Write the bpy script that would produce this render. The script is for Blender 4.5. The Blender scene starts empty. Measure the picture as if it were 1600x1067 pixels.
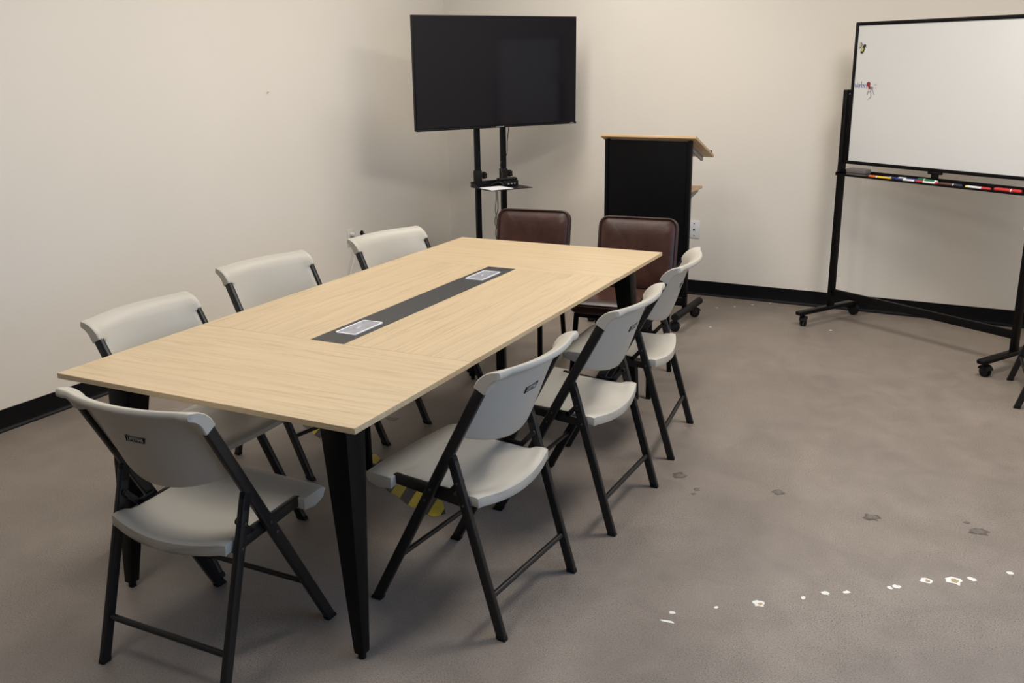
import bpy, bmesh, math, random
from mathutils import Vector, Matrix, Euler

random.seed(7)
scene = bpy.context.scene
COL = scene.collection
PI = math.pi

# ---------------------------------------------------------------- camera
cam_data = bpy.data.cameras.new('camera')
cam_data.sensor_width = 36.0
cam_data.lens = 36.0 * 1485.9 / 1600.0
cam_data.clip_start = 0.05
cam = bpy.data.objects.new('camera', cam_data)
COL.objects.link(cam)
YAW, PITCH, ROLL = -0.50158, 0.28666, -0.01524
_f = Vector((math.sin(YAW) * math.cos(PITCH), math.cos(YAW) * math.cos(PITCH), -math.sin(PITCH)))
_r = Vector((math.cos(YAW), -math.sin(YAW), 0))
_u = _r.cross(_f)
_r2 = _r * math.cos(ROLL) + _u * math.sin(ROLL)
_u2 = -_r * math.sin(ROLL) + _u * math.cos(ROLL)
m = Matrix.Identity(4)
for i in range(3):
    m[i][0] = _r2[i]; m[i][1] = _u2[i]; m[i][2] = -_f[i]
m[0][3], m[1][3], m[2][3] = 2.0227, -3.0065, 1.6362
cam.matrix_world = m
scene.camera = cam

# ---------------------------------------------------------------- world, lights, exposure
scene.view_settings.view_transform = 'Standard'
scene.view_settings.look = 'None'
scene.view_settings.exposure = 0.02
scene.view_settings.gamma = 1.0
scene.view_settings.use_curve_mapping = False
world = bpy.data.worlds.new('world')
scene.world = world
world.use_nodes = True
world.node_tree.nodes['Background'].inputs[0].default_value = (0.55, 0.72, 1.0, 1)
world.node_tree.nodes['Background'].inputs[1].default_value = 0.6

CEIL = 2.9
WARM = (1.0, 0.945, 0.865)


def area(name, loc, rot, sx, sy, power, color):
    d = bpy.data.lights.new(name, 'AREA')
    d.shape = 'RECTANGLE'; d.size = sx; d.size_y = sy
    d.energy = power; d.color = color
    o = bpy.data.objects.new(name, d)
    o.location = loc; o.rotation_euler = rot
    COL.objects.link(o)
    return o


area('ceiling_lamp', (0.10, -1.70, CEIL - 0.02), (0, 0, 0), 0.6, 1.2, 29, WARM)
area('ceiling_lamp', (-0.50, 0.30, CEIL - 0.02), (0, 0, 0), 0.6, 1.2, 21, WARM)
area('ceiling_lamp', (-0.50, 2.05, CEIL - 0.02), (0, 0, 0), 0.6, 1.2, 31, WARM)
area('ceiling_lamp', (1.90, 1.05, CEIL - 0.02), (0, 0, 0), 0.6, 1.2, 59, WARM)
area('window_daylight', (3.26, -1.2, 1.75), (0, PI / 2 - 0.25, 0), 1.5, 2.6, 29, (0.34, 0.60, 1.0))

# ---------------------------------------------------------------- mesh helpers


class MB:
    """collects geometry for ONE mesh object"""

    def __init__(self):
        self.v = []; self.f = []; self.mi = []

    def add(self, vs, fs, mat=0):
        o = len(self.v)
        self.v += [tuple(p) for p in vs]
        self.f += [tuple(i + o for i in q) for q in fs]
        self.mi += [mat] * len(fs)
        return self

    def frustum(self, quad0, quad1, mat=0):
        return self.add(list(quad0) + list(quad1),
                        [(3, 2, 1, 0), (4, 5, 6, 7), (0, 1, 5, 4), (1, 2, 6, 5), (2, 3, 7, 6), (3, 0, 4, 7)], mat)

    def box(self, c, s, rz=0.0, M=None, mat=0):
        hx, hy, hz = s[0] / 2, s[1] / 2, s[2] / 2
        R = M if M else Matrix.Rotation(rz, 3, 'Z')
        c = Vector(c)
        P = [c + R @ Vector(p) for p in [(-hx, -hy, -hz), (hx, -hy, -hz), (hx, hy, -hz), (-hx, hy, -hz),
                                         (-hx, -hy, hz), (hx, -hy, hz), (hx, hy, hz), (-hx, hy, hz)]]
        return self.frustum(P[:4], P[4:], mat)

    def bar(self, p0, p1, w, d, side=(1, 0, 0), w1=None, d1=None, flat=False):
        """rectangular bar from p0 to p1; w is its width along `side`, d the other way;
        flat=True cuts both ends level with the floor"""
        p0 = Vector(p0); p1 = Vector(p1); t = (p1 - p0).normalized()
        s = Vector(side); s = (s - t * s.dot(t)).normalized(); n = t.cross(s)
        w1 = w if w1 is None else w1; d1 = d if d1 is None else d1

        def q(p, a, b):
            out = [p - s * a / 2 - n * b / 2, p + s * a / 2 - n * b / 2, p + s * a / 2 + n * b / 2, p - s * a / 2 + n * b / 2]
            if flat:
                out = [x - t * ((x.z - p.z) / t.z) for x in out]
            return out
        return self.frustum(q(p0, w, d), q(p1, w1, d1))

    def tube(self, pts, r, n=10, caps=True, mat=0):
        pts = [Vector(p) for p in pts]
        rings = []; prev = None
        for i, p in enumerate(pts):
            if i == 0: t = pts[1] - pts[0]
            elif i == len(pts) - 1: t = pts[-1] - pts[-2]
            else: t = (pts[i + 1] - p).normalized() + (p - pts[i - 1]).normalized()
            t.normalize()
            if prev is None:
                a = Vector((0, 0, 1)) if abs(t.z) < 0.9 else Vector((1, 0, 0))
                s = t.cross(a).normalized()
            else:
                s = (prev - t * prev.dot(t)).normalized()
            prev = s; b = t.cross(s)
            rr = r[i] if isinstance(r, (list, tuple)) else r
            rings.append([p + (s * math.cos(2 * PI * k / n) + b * math.sin(2 * PI * k / n)) * rr for k in range(n)])
        return self.rings(rings, caps, mat)

    def strip_caps(self, base, R):
        # closes the two ends of a lofted shell whose rings run up the front and back down the rear
        n = len(R[0]); h = n // 2
        for o, flip in ((base, False), (base + (len(R) - 1) * n, True)):
            for k in range(h - 1):
                q = (o + k, o + k + 1, o + n - 2 - k, o + n - 1 - k)
                self.f.append(q[::-1] if flip else q); self.mi.append(0)
        return self

    def rings(self, rings, caps=True, mat=0, closed=True):
        n = len(rings[0]); vs = [p for R in rings for p in R]; fs = []
        for i in range(len(rings) - 1):
            for k in range(n if closed else n - 1):
                a = i * n + k; b = i * n + (k + 1) % n
                fs.append((a, b, b + n, a + n))
        if caps:
            fs.append(tuple(reversed(range(n))))
            fs.append(tuple(range((len(rings) - 1) * n, len(rings) * n)))
        return self.add(vs, fs, mat)

    def cyl(self, p0, p1, r, n=20, r1=None):
        return self.tube([p0, p1], [r, r if r1 is None else r1], n)

    def prism(self, poly, z0, z1, mat=0, M=None):
        """polygon in xy (counter-clockwise) extruded from z0 to z1, then moved by M"""
        n = len(poly)
        vs = [Vector((x, y, z0)) for x, y in poly] + [Vector((x, y, z1)) for x, y in poly]
        if M: vs = [M @ p for p in vs]
        fs = [tuple(reversed(range(n))), tuple(range(n, 2 * n))]
        fs += [(k, (k + 1) % n, (k + 1) % n + n, k + n) for k in range(n)]
        return self.add(vs, fs, mat)

    def build(self, name, mat, parent=None, bevel=0.0, seg=2, smooth=True, angle=35, subsurf=0):
        me = bpy.data.meshes.new(name)
        me.from_pydata(self.v, [], self.f)
        for mm in (mat if isinstance(mat, (list, tuple)) else [mat]):
            me.materials.append(mm)
        for p, i in zip(me.polygons, self.mi):
            p.material_index = i
        bm = bmesh.new(); bm.from_mesh(me)
        bmesh.ops.recalc_face_normals(bm, faces=bm.faces)
        if bevel > 0:
            es = [e for e in bm.edges if len(e.link_faces) == 2 and e.calc_face_angle(0) > math.radians(angle)]
            bmesh.ops.bevel(bm, geom=es, offset=bevel, segments=seg, profile=0.5, affect='EDGES', clamp_overlap=True)
        bm.to_mesh(me); bm.free()
        if smooth:
            me.polygons.foreach_set('use_smooth', [True] * len(me.polygons))
            me.set_sharp_from_angle(angle=math.radians(40))
        o = bpy.data.objects.new(name, me)
        COL.objects.link(o)
        if parent: o.parent = parent
        if subsurf:
            s = o.modifiers.new('smooth', 'SUBSURF'); s.levels = subsurf; s.render_levels = subsurf
        return o


def tag(o, label, cat, group=None):
    o['label'] = label; o['category'] = cat
    if group: o['group'] = group
    return o


def thing(name, label, cat, loc=(0, 0, 0), rz=0.0, group=None):
    o = bpy.data.objects.new(name, None)
    o.empty_display_size = 0.1
    o.location = loc; o.rotation_euler = (0, 0, rz)
    COL.objects.link(o)
    return tag(o, label, cat, group)


def structure(o):
    o['kind'] = 'structure'; return o


def copy_tree(o, parent=None):
    c = o.copy(); COL.objects.link(c)
    if parent: c.parent = parent
    for ch in list(o.children):
        copy_tree(ch, c)
    return c


def rrect(w, h, r, n=5, cx=0.0, cy=0.0):
    out = []
    for sx, sy, a0 in ((1, -1, -PI / 2), (1, 1, 0), (-1, 1, PI / 2), (-1, -1, PI)):
        for k in range(n + 1):
            a = a0 + (PI / 2) * k / n
            out.append((cx + sx * (w / 2 - r) + r * math.cos(a), cy + sy * (h / 2 - r) + r * math.sin(a)))
    return out


def text_mesh(name, s, size, mat, parent, M, shear=0.0, extrude=0.0004, spacing=1.0, bold=0.0):
    cu = bpy.data.curves.new(name, 'FONT')
    cu.body = s; cu.size = size; cu.align_x = 'CENTER'; cu.align_y = 'CENTER'
    cu.shear = shear; cu.extrude = extrude; cu.space_character = spacing; cu.offset = bold
    tmp = bpy.data.objects.new(name + '_curve', cu)
    me = bpy.data.meshes.new_from_object(tmp)
    bpy.data.objects.remove(tmp); bpy.data.curves.remove(cu)
    me.name = name
    me.transform(M)
    me.materials.clear(); me.materials.append(mat)
    o = bpy.data.objects.new(name, me); COL.objects.link(o)
    o.parent = parent
    return o


# ---------------------------------------------------------------- materials

def new_mat(name):
    mt = bpy.data.materials.new(name); mt.use_nodes = True
    nt = mt.node_tree
    return mt, nt, nt.nodes['Principled BSDF']


def node(nt, kind, **kw):
    n = nt.nodes.new(kind)
    for k, v in kw.items(): setattr(n, k, v)
    return n


def noise(nt, vec, scale, detail=4, rough=0.55, dist=0.0):
    n = node(nt, 'ShaderNodeTexNoise')
    n.inputs['Scale'].default_value = scale; n.inputs['Detail'].default_value = detail
    n.inputs['Roughness'].default_value = rough; n.inputs['Distortion'].default_value = dist
    if vec is not None: nt.links.new(vec, n.inputs['Vector'])
    return n.outputs['Fac']


def mapping(nt, vec, scale, rot=(0, 0, 0), loc=(0, 0, 0)):
    n = node(nt, 'ShaderNodeMapping')
    n.inputs['Scale'].default_value = scale; n.inputs['Rotation'].default_value = rot
    n.inputs['Location'].default_value = loc
    nt.links.new(vec, n.inputs['Vector'])
    return n.outputs['Vector']


def ramp(nt, fac, stops):
    n = node(nt, 'ShaderNodeValToRGB')
    e = n.color_ramp.elements
    while len(e) < len(stops): e.new(0.5)
    for el, (p, c) in zip(e, stops):
        el.position = p; el.color = (c[0], c[1], c[2], 1) if len(c) == 3 else c
    nt.links.new(fac, n.inputs['Fac'])
    return n.outputs['Color']


def mix(nt, fac, a, b, mode='MIX'):
    n = node(nt, 'ShaderNodeMix', data_type='RGBA', blend_type=mode)
    for sock, val in ((0, fac), (6, a), (7, b)):
        if hasattr(val, 'links') or hasattr(val, 'is_linked'):
            nt.links.new(val, n.inputs[sock])
        elif sock == 0:
            n.inputs[0].default_value = val
        else:
            n.inputs[sock].default_value = (val[0], val[1], val[2], 1)
    return n.outputs[2]


def bump(nt, bs, height, strength, distance):
    b = node(nt, 'ShaderNodeBump')
    b.inputs['Strength'].default_value = strength; b.inputs['Distance'].default_value = distance
    nt.links.new(height, b.inputs['Height']); nt.links.new(b.outputs['Normal'], bs.inputs['Normal'])


def plain(name, col, rough=0.5, spec=0.5, metal=0.0, var=0.05, nscale=30.0, bmp=0.0, coat=0.0):
    mt, nt, bs = new_mat(name)
    tc = node(nt, 'ShaderNodeTexCoord').outputs['Object']
    n = noise(nt, tc, nscale, 4)
    lo = tuple(c * (1 - var) for c in col); hi = tuple(min(1, c * (1 + var)) for c in col)
    nt.links.new(ramp(nt, n, [(0.3, lo), (0.7, hi)]), bs.inputs['Base Color'])
    bs.inputs['Roughness'].default_value = rough
    bs.inputs['Specular IOR Level'].default_value = spec
    bs.inputs['Metallic'].default_value = metal
    if coat: bs.inputs['Coat Weight'].default_value = coat
    if bmp:
        bump(nt, bs, noise(nt, tc, nscale * 6, 3), bmp, 0.002)
    return mt


def wall_mat(name, col):
    mt, nt, bs = new_mat(name)
    tc = node(nt, 'ShaderNodeTexCoord').outputs['Object']
    n = noise(nt, tc, 1.3, 3)
    nt.links.new(ramp(nt, n, [(0.3, tuple(c * .985 for c in col)), (0.7, tuple(c * 1.015 for c in col))]), bs.inputs['Base Color'])
    bs.inputs['Roughness'].default_value = 0.6
    bs.inputs['Specular IOR Level'].default_value = 0.3
    bump(nt, bs, noise(nt, tc, 160, 3), 0.12, 0.002)
    return mt


def floor_mat():
    mt, nt, bs = new_mat('polished_concrete')
    tc = node(nt, 'ShaderNodeTexCoord').outputs['Object']
    big = noise(nt, tc, 0.9, 5, 0.6, 0.4)
    c1 = ramp(nt, big, [(0.28, (0.190, 0.160, 0.138)), (0.5, (0.220, 0.187, 0.161)), (0.72, (0.250, 0.214, 0.183))])
    mid = noise(nt, tc, 6.0, 6, 0.65, 0.6)
    c2 = mix(nt, 0.35, c1, ramp(nt, mid, [(0.3, (0.62, 0.60, 0.59)), (0.62, (1.1, 1.08, 1.06))]), 'MULTIPLY')
    c2 = mix(nt, 1.0, c2, (1.13, 1.13, 1.13), 'MULTIPLY')
    # fine sand grains showing in the worn surface
    fine = noise(nt, tc, 210.0, 3, 0.7)
    wear = ramp(nt, noise(nt, tc, 1.7, 4, 0.6), [(0.35, (0.3,) * 3), (0.65, (1.0,) * 3)])
    grains = ramp(nt, fine, [(0.36, (0.42, 0.40, 0.39)), (0.47, (1, 1, 1)), (0.57, (1, 1, 1)), (0.68, (1.55, 1.52, 1.48))])
    c3 = mix(nt, wear, c2, mix(nt, 1.0, c2, grains, 'MULTIPLY'))
    # faint scratches
    scr = noise(nt, mapping(nt, tc, (4, 26, 1), (0, 0, 0.5)), 1.5, 5, 0.7, 1.2)
    c4 = mix(nt, ramp(nt, scr, [(0.30, (0.35,) * 3), (0.36, (0, 0, 0))]), c3, (0.16, 0.135, 0.115))
    nt.links.new(c4, bs.inputs['Base Color'])
    rg = ramp(nt, mid, [(0.3, (0.42,) * 3), (0.7, (0.56,) * 3)])
    nt.links.new(rg, bs.inputs['Roughness'])
    bs.inputs['Specular IOR Level'].default_value = 0.35
    bump(nt, bs, fine, 0.10, 0.002)
    return mt


def wood_mat(name, along_x, light, dark, off=0.0):
    mt, nt, bs = new_mat(name)
    tc = node(nt, 'ShaderNodeTexCoord').outputs['Object']
    rot = (0, 0, 0) if along_x else (0, 0, PI / 2)
    a = mapping(nt, tc, (1, 1, 1), rot, (off, off * 1.7, 0))
    v1 = mapping(nt, a, (0.9, 9, 9))
    band = noise(nt, v1, 1.6, 5, 0.55, 0.5)
    v2 = mapping(nt, a, (3.0, 110, 110))
    fib = noise(nt, v2, 1.3, 4, 0.6, 0.2)
    v3 = mapping(nt, a, (0.42, 3.0, 3.0))
    w = node(nt, 'ShaderNodeTexWave', wave_type='BANDS', bands_direction='Y', wave_profile='SAW')
    w.inputs['Scale'].default_value = 1.9; w.inputs['Distortion'].default_value = 11.0
    w.inputs['Detail'].default_value = 4.0; w.inputs['Detail Scale'].default_value = 1.3
    nt.links.new(v3, w.inputs['Vector'])
    base = ramp(nt, band, [(0.3, tuple(l * .93 for l in light)), (0.6, light), (0.8, tuple(min(1, l * 1.06) for l in light))])
    c = mix(nt, ramp(nt, w.outputs['Fac'], [(0.0, (0, 0, 0)), (0.70, (0.05,) * 3), (0.95, (0.30,) * 3), (1.0, (0.02,) * 3)]), base, dark)
    patch = ramp(nt, noise(nt, mapping(nt, a, (1.2, 5, 5)), 1.7, 4, 0.6, 0.8), [(0.38, (0.15,) * 3), (0.62, (1, 1, 1))])
    streak = mix(nt, 1.0, ramp(nt, fib, [(0.33, (0.75,) * 3), (0.47, (0, 0, 0))]), patch, 'MULTIPLY')
    c = mix(nt, streak, c, dark)
    nt.links.new(c, bs.inputs['Base Color'])
    bs.inputs['Roughness'].default_value = 0.42
    bs.inputs['Specular IOR Level'].default_value = 0.35
    return mt


def leather_mat():
    mt, nt, bs = new_mat('brown_leather')
    tc = node(nt, 'ShaderNodeTexCoord').outputs['Object']
    n = noise(nt, tc, 7.0, 5, 0.6, 0.5)
    c = ramp(nt, n, [(0.3, (0.030, 0.011, 0.008)), (0.52, (0.052, 0.019, 0.013)), (0.75, (0.082, 0.031, 0.020))])
    nt.links.new(c, bs.inputs['Base Color'])
    bs.inputs['Roughness'].default_value = 0.34
    bs.inputs['Specular IOR Level'].default_value = 0.45
    vo = node(nt, 'ShaderNodeTexVoronoi'); vo.inputs['Scale'].default_value = 260
    nt.links.new(tc, vo.inputs['Vector'])
    bump(nt, bs, vo.outputs['Distance'], 0.10, 0.002)
    return mt


def tape_mat():
    mt, nt, bs = new_mat('hazard_tape_print')
    tc = node(nt, 'ShaderNodeTexCoord').outputs['Object']
    d = node(nt, 'ShaderNodeVectorMath', operation='DOT_PRODUCT')
    nt.links.new(tc, d.inputs[0]); d.inputs[1].default_value = (7.2, 7.2, 0)
    fr = node(nt, 'ShaderNodeMath', operation='FRACT'); nt.links.new(d.outputs['Value'], fr.inputs[0])
    gt = node(nt, 'ShaderNodeMath', operation='GREATER_THAN'); gt.inputs[1].default_value = 0.5
    nt.links.new(fr.outputs[0], gt.inputs[0])
    wearn = ramp(nt, noise(nt, tc, 25, 4), [(0.3, (0.45, 0.33, 0.015)), (0.7, (0.60, 0.45, 0.03))])
    nt.links.new(mix(nt, gt.outputs[0], wearn, (0.018, 0.018, 0.02)), bs.inputs['Base Color'])
    bs.inputs['Roughness'].default_value = 0.45
    return mt


M = {}
M['wall'] = wall_mat('warm_white_wall_paint', (0.79, 0.745, 0.675))
M['wall_dark'] = wall_mat('grey_brown_wall_paint', (0.30, 0.27, 0.24))
M['ceiling'] = plain('pale_ceiling_paint', (0.76, 0.74, 0.71), 0.8, 0.2, var=0.01, nscale=2)
M['floor'] = floor_mat()
M['chip'] = plain('bare_white_paint_chip', (0.80, 0.78, 0.72), 0.7, 0.3, var=0.08, nscale=60)
M['chip_tan'] = plain('yellowed_chip', (0.42, 0.33, 0.19), 0.7, 0.3, var=0.15, nscale=60)
M['stain'] = plain('dark_floor_stain', (0.10, 0.088, 0.074), 0.5, 0.4, var=0.3, nscale=70)
M['stain_in'] = plain('dull_floor_patch', (0.155, 0.135, 0.115), 0.55, 0.4, var=0.2, nscale=60)
M['base'] = plain('black_vinyl_base', (0.005, 0.005, 0.006), 0.42, 0.15, var=0.1, nscale=8)
M['wood_x'] = wood_mat('light_oak_grain_across', True, (0.59, 0.455, 0.288), (0.38, 0.275, 0.152))
M['wood_y'] = wood_mat('light_oak_grain_along', False, (0.58, 0.446, 0.28), (0.37, 0.266, 0.148), 3.1)
M['edge'] = wood_mat('oak_edge_band', True, (0.55, 0.38, 0.19), (0.42, 0.28, 0.13), 1.0)
M['strip'] = plain('charcoal_laminate', (0.045, 0.044, 0.046), 0.45, 0.25, var=0.06, nscale=40)
M['module'] = plain('silver_plastic_trim', (0.80, 0.80, 0.83), 0.35, 0.5, var=0.02)
M['module_lid'] = plain('grey_module_lid', (0.30, 0.30, 0.34), 0.32, 0.5, var=0.12, nscale=35)
M['black_steel'] = plain('black_powder_coat', (0.004, 0.004, 0.005), 0.40, 0.14, var=0.1, nscale=60)
M['chair_steel'] = plain('charcoal_powder_coat', (0.010, 0.0095, 0.010), 0.36, 0.38, var=0.12, nscale=60)
M['rubber'] = plain('black_rubber', (0.008, 0.008, 0.008), 0.6, 0.2, var=0.1)
M['bolt'] = plain('steel_bolt', (0.16, 0.16, 0.165), 0.35, 0.5, metal=0.9, var=0.05)
M['plastic'] = plain('putty_grey_plastic', (0.46, 0.43, 0.375), 0.46, 0.4, var=0.02, nscale=6, bmp=0.05)
M['badge'] = plain('black_badge', (0.005, 0.005, 0.006), 0.6, 0.12, var=0.05)
M['badge_text'] = plain('pale_badge_print', (0.55, 0.53, 0.49), 0.5, 0.4, var=0.02)
M['leather'] = leather_mat()
M['piping'] = plain('dark_brown_piping', (0.035, 0.013, 0.010), 0.42, 0.5, var=0.15)
M['tape'] = tape_mat()
M['screen'] = plain('glossy_dark_screen', (0.0085, 0.008, 0.0115), 0.09, 0.20, var=0.02)
M['tv_plastic'] = plain('black_television_plastic', (0.006, 0.006, 0.007), 0.4, 0.2, var=0.05)
M['logo'] = plain('grey_logo_print', (0.35, 0.35, 0.36), 0.4, 0.5, var=0.02)
M['paper'] = plain('white_paper', (0.82, 0.82, 0.84), 0.7, 0.2, var=0.02)
M['cord_dark'] = plain('dark_cord_rubber', (0.05, 0.045, 0.035), 0.6, 0.3, var=0.1)
M['cord_white'] = plain('white_cord_rubber', (0.72, 0.71, 0.68), 0.5, 0.4, var=0.03)
M['plate'] = plain('white_wall_plate', (0.76, 0.77, 0.79), 0.35, 0.5, var=0.01)
M['plate_warm'] = plain('ivory_wall_plate', (0.70, 0.67, 0.60), 0.35, 0.5, var=0.01)
M['lectern_black'] = plain('black_lectern_panel', (0.004, 0.004, 0.0045), 0.5, 0.08, var=0.08, nscale=12)
M['lectern_grey'] = plain('grey_steel_bracket', (0.16, 0.15, 0.145), 0.4, 0.5, var=0.05)
M['lectern_wood'] = wood_mat('tan_lectern_laminate', True, (0.62, 0.42, 0.24), (0.45, 0.29, 0.15), 2.2)
M['wb_surface'] = plain('whiteboard_enamel', (0.70, 0.70, 0.69), 0.22, 0.5, var=0.012, nscale=2.5)
M['wb_frame'] = plain('black_whiteboard_frame', (0.0045, 0.004, 0.0045), 0.38, 0.16, var=0.1)
M['ink_blue'] = plain('blue_marker_ink', (0.13, 0.12, 0.38), 0.5, 0.3, var=0.1, nscale=90)
M['grey_felt'] = plain('grey_felt_eraser', (0.11, 0.10, 0.095), 0.9, 0.1, var=0.2, nscale=80)


def solid(name, col, rough=0.4):
    k = 'solid_' + name
    if k not in M: M[k] = plain(k, col, rough, 0.5, var=0.03)
    return M[k]


# ---------------------------------------------------------------- the room
XL, YB, XR, YF = -2.098, 3.506, 3.3, -7.5
fl = MB()
fl.add([(XL - .05, YF, 0), (XR, YF, 0), (XR, YB + .05, 0), (XL - .05, YB + .05, 0)], [(0, 1, 2, 3)], 0)


def blob(x, y, rx, ry, rot, z, mat, n=14, j=0.28):
    pts = []
    for k in range(n):
        a = 2 * PI * k / n
        r = 1 + random.uniform(-j, j)
        px, py = rx * r * math.cos(a), ry * r * math.sin(a)
        pts.append((x + px * math.cos(rot) - py * math.sin(rot), y + px * math.sin(rot) + py * math.cos(rot), z))
    fl.add([(x, y, z)] + pts, [(0, 1 + k, 1 + (k + 1) % n) for k in range(n)], mat)


# bare spots where the floor coating has flaked, in a rough line
for (x, y, rx, ry, rot) in [(1.207, -.521, .011, .009, .4), (1.212, -.574, .023, .006, .1), (1.319, -.431, .007, .008, 0),
                            (1.431, -.349, .017, .019, .8), (1.546, -.253, .007, .009, 0), (1.601, -.195, .014, .011, 0),
                            (1.661, -.156, .012, .008, .6), (1.777, -.067, .009, .009, 0), (1.798, -.051, .013, .012, .4),
                            (1.877, .033, .022, .020, -.4), (1.952, .071, .028, .023, -.5), (2.006, .108, .014, .012, 0),
                            (2.114, .204, .011, .010, 0)]:
    blob(x, y, rx, ry, rot, .0006, 1)
for (x, y, rx, ry) in [(1.956, .070, .012, .012), (1.880, .031, .007, .008), (1.435, -.350, .007, .008)]:
    blob(x, y, rx, ry, -.4, .0009, 2)
# dark stains
for (x, y, rx, ry) in [(.901, .454, .035, .035), (1.003, .356, .017, .014), (1.004, .312, .011, .012), (1.293, .476, .030, .033),
                       (1.649, .418, .036, .036), (2.002, .474, .045, .036), (-.533, .456, .04, .035), (1.96, .53, .014, .014)]:
    rx *= .8; ry *= .8
    blob(x, y, rx, ry, random.uniform(0, 1), .0006, 3, j=0.32)
    blob(x, y, rx * .66, ry * .62, .3, .0009, 4, j=0.2)
# small pale specks near the far wall
for (x, y) in [(.229, 3.18), (.329, 3.266), (.424, 3.37), (.521, 3.46), (1.027, 2.937), (.336, 2.69)]:
    blob(x, y, .009, .009, 0, .0006, 1, n=8)
structure(fl.build('floor', [M['floor'], M['chip'], M['chip_tan'], M['stain'], M['stain_in']], smooth=False))

T = 0.12


def wall(name, c, s, mat='wall'):
    return structure(MB().box(c, s).build(name, M[mat], smooth=False))


wall('wall_left', (XL - T / 2, (YB + YF) / 2, CEIL / 2), (T, YB - YF, CEIL))
wall('wall_back', ((XL + XR) / 2, YB + T / 2, CEIL / 2), (XR - XL + 2 * T, T, CEIL))
wall('wall_front', ((XL + XR) / 2, YF - T / 2, CEIL / 2), (XR - XL + 2 * T, T, CEIL), 'wall_dark')
wall('ceiling', ((XL + XR) / 2, (YB + YF) / 2, CEIL + T / 2), (XR - XL + 2 * T, YB - YF + 2 * T, T), 'ceiling')
wr = MB()
wy0, wy1, wz0, wz1 = -2.6, 0.2, 0.9, 2.6
wr.box((XR + T / 2, (YF + wy0) / 2, CEIL / 2), (T, wy0 - YF, CEIL))
wr.box((XR + T / 2, (YB + wy1) / 2, CEIL / 2), (T, YB - wy1, CEIL))
wr.box((XR + T / 2, (wy0 + wy1) / 2, wz0 / 2), (T, wy1 - wy0, wz0))
wr.box((XR + T / 2, (wy0 + wy1) / 2, (CEIL + wz1) / 2), (T, wy1 - wy0, CEIL - wz1))
structure(wr.build('wall_right', M['wall'], smooth=False))


def base_profile(flip=1):
    # height z against thickness: straight vinyl with a coved toe
    return [(0.0, 0.0), (0.020, 0.0), (0.019, 0.004), (0.010, 0.010), (0.006, 0.020), (0.005, 0.101), (0.0, 0.103)]


def base_run(name, p0, p1, nrm):
    b = MB(); R = []
    for p in (p0, p1):
        R.append([Vector((p[0] + nrm[0] * t, p[1] + nrm[1] * t, z)) for t, z in base_profile()])
    b.rings(R)
    return structure(b.build(name, M['base']))


base_run('baseboard_left', (XL, YF), (XL, YB), (1, 0))
base_run('baseboard_back', (XL + .021, YB), (XR, YB), (0, -1))

# ---------------------------------------------------------------- conference table
TROT = 0.03368
TAB = thing('conference_table', 'long light oak conference table with a black strip down the middle and black tapered legs', 'table', (0, 0, 0), TROT)
TW, TL, TZ, TT = 0.5485, 1.2484, 0.75, 0.017
SY = 0.64; SX = 0.069
MB().box((0, -(TL + SY) / 2, TZ - TT / 2), (2 * TW, TL - SY - .0008, TT)).build('end_panel', M['wood_x'], TAB, bevel=.0012, seg=1)
MB().box((0, (TL + SY) / 2, TZ - TT / 2), (2 * TW, TL - SY - .0008, TT)).build('end_panel', M['wood_x'], TAB, bevel=.0012, seg=1)
for sgn in (-1, 1):
    p = MB()
    x0, x1 = sorted((sgn * SX, sgn * TW))
    p.box(((x0 + x1) / 2, 0, TZ - TT / 2), (x1 - x0 - .0006, 2 * SY - .0006, TT))
    p.build('side_panel', M['wood_y'], TAB, bevel=.0012, seg=1)
MB().box((0, 0, TZ - TT / 2 - .0005), (2 * SX - .0012, 2 * SY - .0012, TT)).build('center_strip', M['strip'], TAB)
for sgn, yc in ((-1, -.452), (1, .460)):
    fr = MB()
    outer = rrect(.086, .174, .010); inner = rrect(.074, .160, .006)
    n = len(outer); z0, z1 = TZ - .001, TZ + .0028
    rings = [[Vector((x, y + yc, z0)) for x, y in outer], [Vector((x, y + yc, z1)) for x, y in outer],
             [Vector((x, y + yc, z1)) for x, y in inner], [Vector((x, y + yc, z0)) for x, y in inner]]
    fr.rings(rings, caps=False)
    mod = fr.build('power_module', M['module'], TAB)
    MB().prism([(x, y + yc) for x, y in rrect(.0735, .1595, .006)], TZ - .001, TZ + .0012).build('module_lid', M['module_lid'], mod)
    g = MB()
    for k in range(3):
        g.box((-.008 + .004 * k, yc + .012 - .012 * k, TZ + .0014), (.010, .004, .0005), 0.4)
    g.build('lettering', M['module'], mod)
for sx in (-1, 1):
    for sy in (-1, 1):
        tx, ty, bx, by = .402 * sx, 1.108 * sy, .457 * sx, 1.161 * sy
        a, b = .046, .0165
        L = MB()
        q0 = [(bx - b, by - b, .018), (bx + b, by - b, .018), (bx + b, by + b, .018), (bx - b, by + b, .018)]
        q1 = [(tx - a, ty - a, TZ - TT), (tx + a, ty - a, TZ - TT), (tx + a, ty + a, TZ - TT), (tx - a, ty + a, TZ - TT)]
        L.frustum(q0, q1)
        leg = L.build('leg', M['black_steel'], TAB, bevel=.003)
        MB().cyl((bx, by, 0), (bx, by, .02), .012, 14).build('leveling_foot', M['rubber'], leg)
fr = MB()
for sx in (-1, 1):
    fr.box((.40 * sx, 0, TZ - TT - .021), (.05, 2.12, .04))
for sy in (-1.108, 0, 1.108):
    fr.box((0, sy, TZ - TT - .0215), (.76, .05, .039))
fr.build('under_frame', M['black_steel'], TAB, bevel=.002)
sp = MB()
a0, a1 = Vector((-.287, -.065, 0)), Vector((.287, .065, 0))
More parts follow.
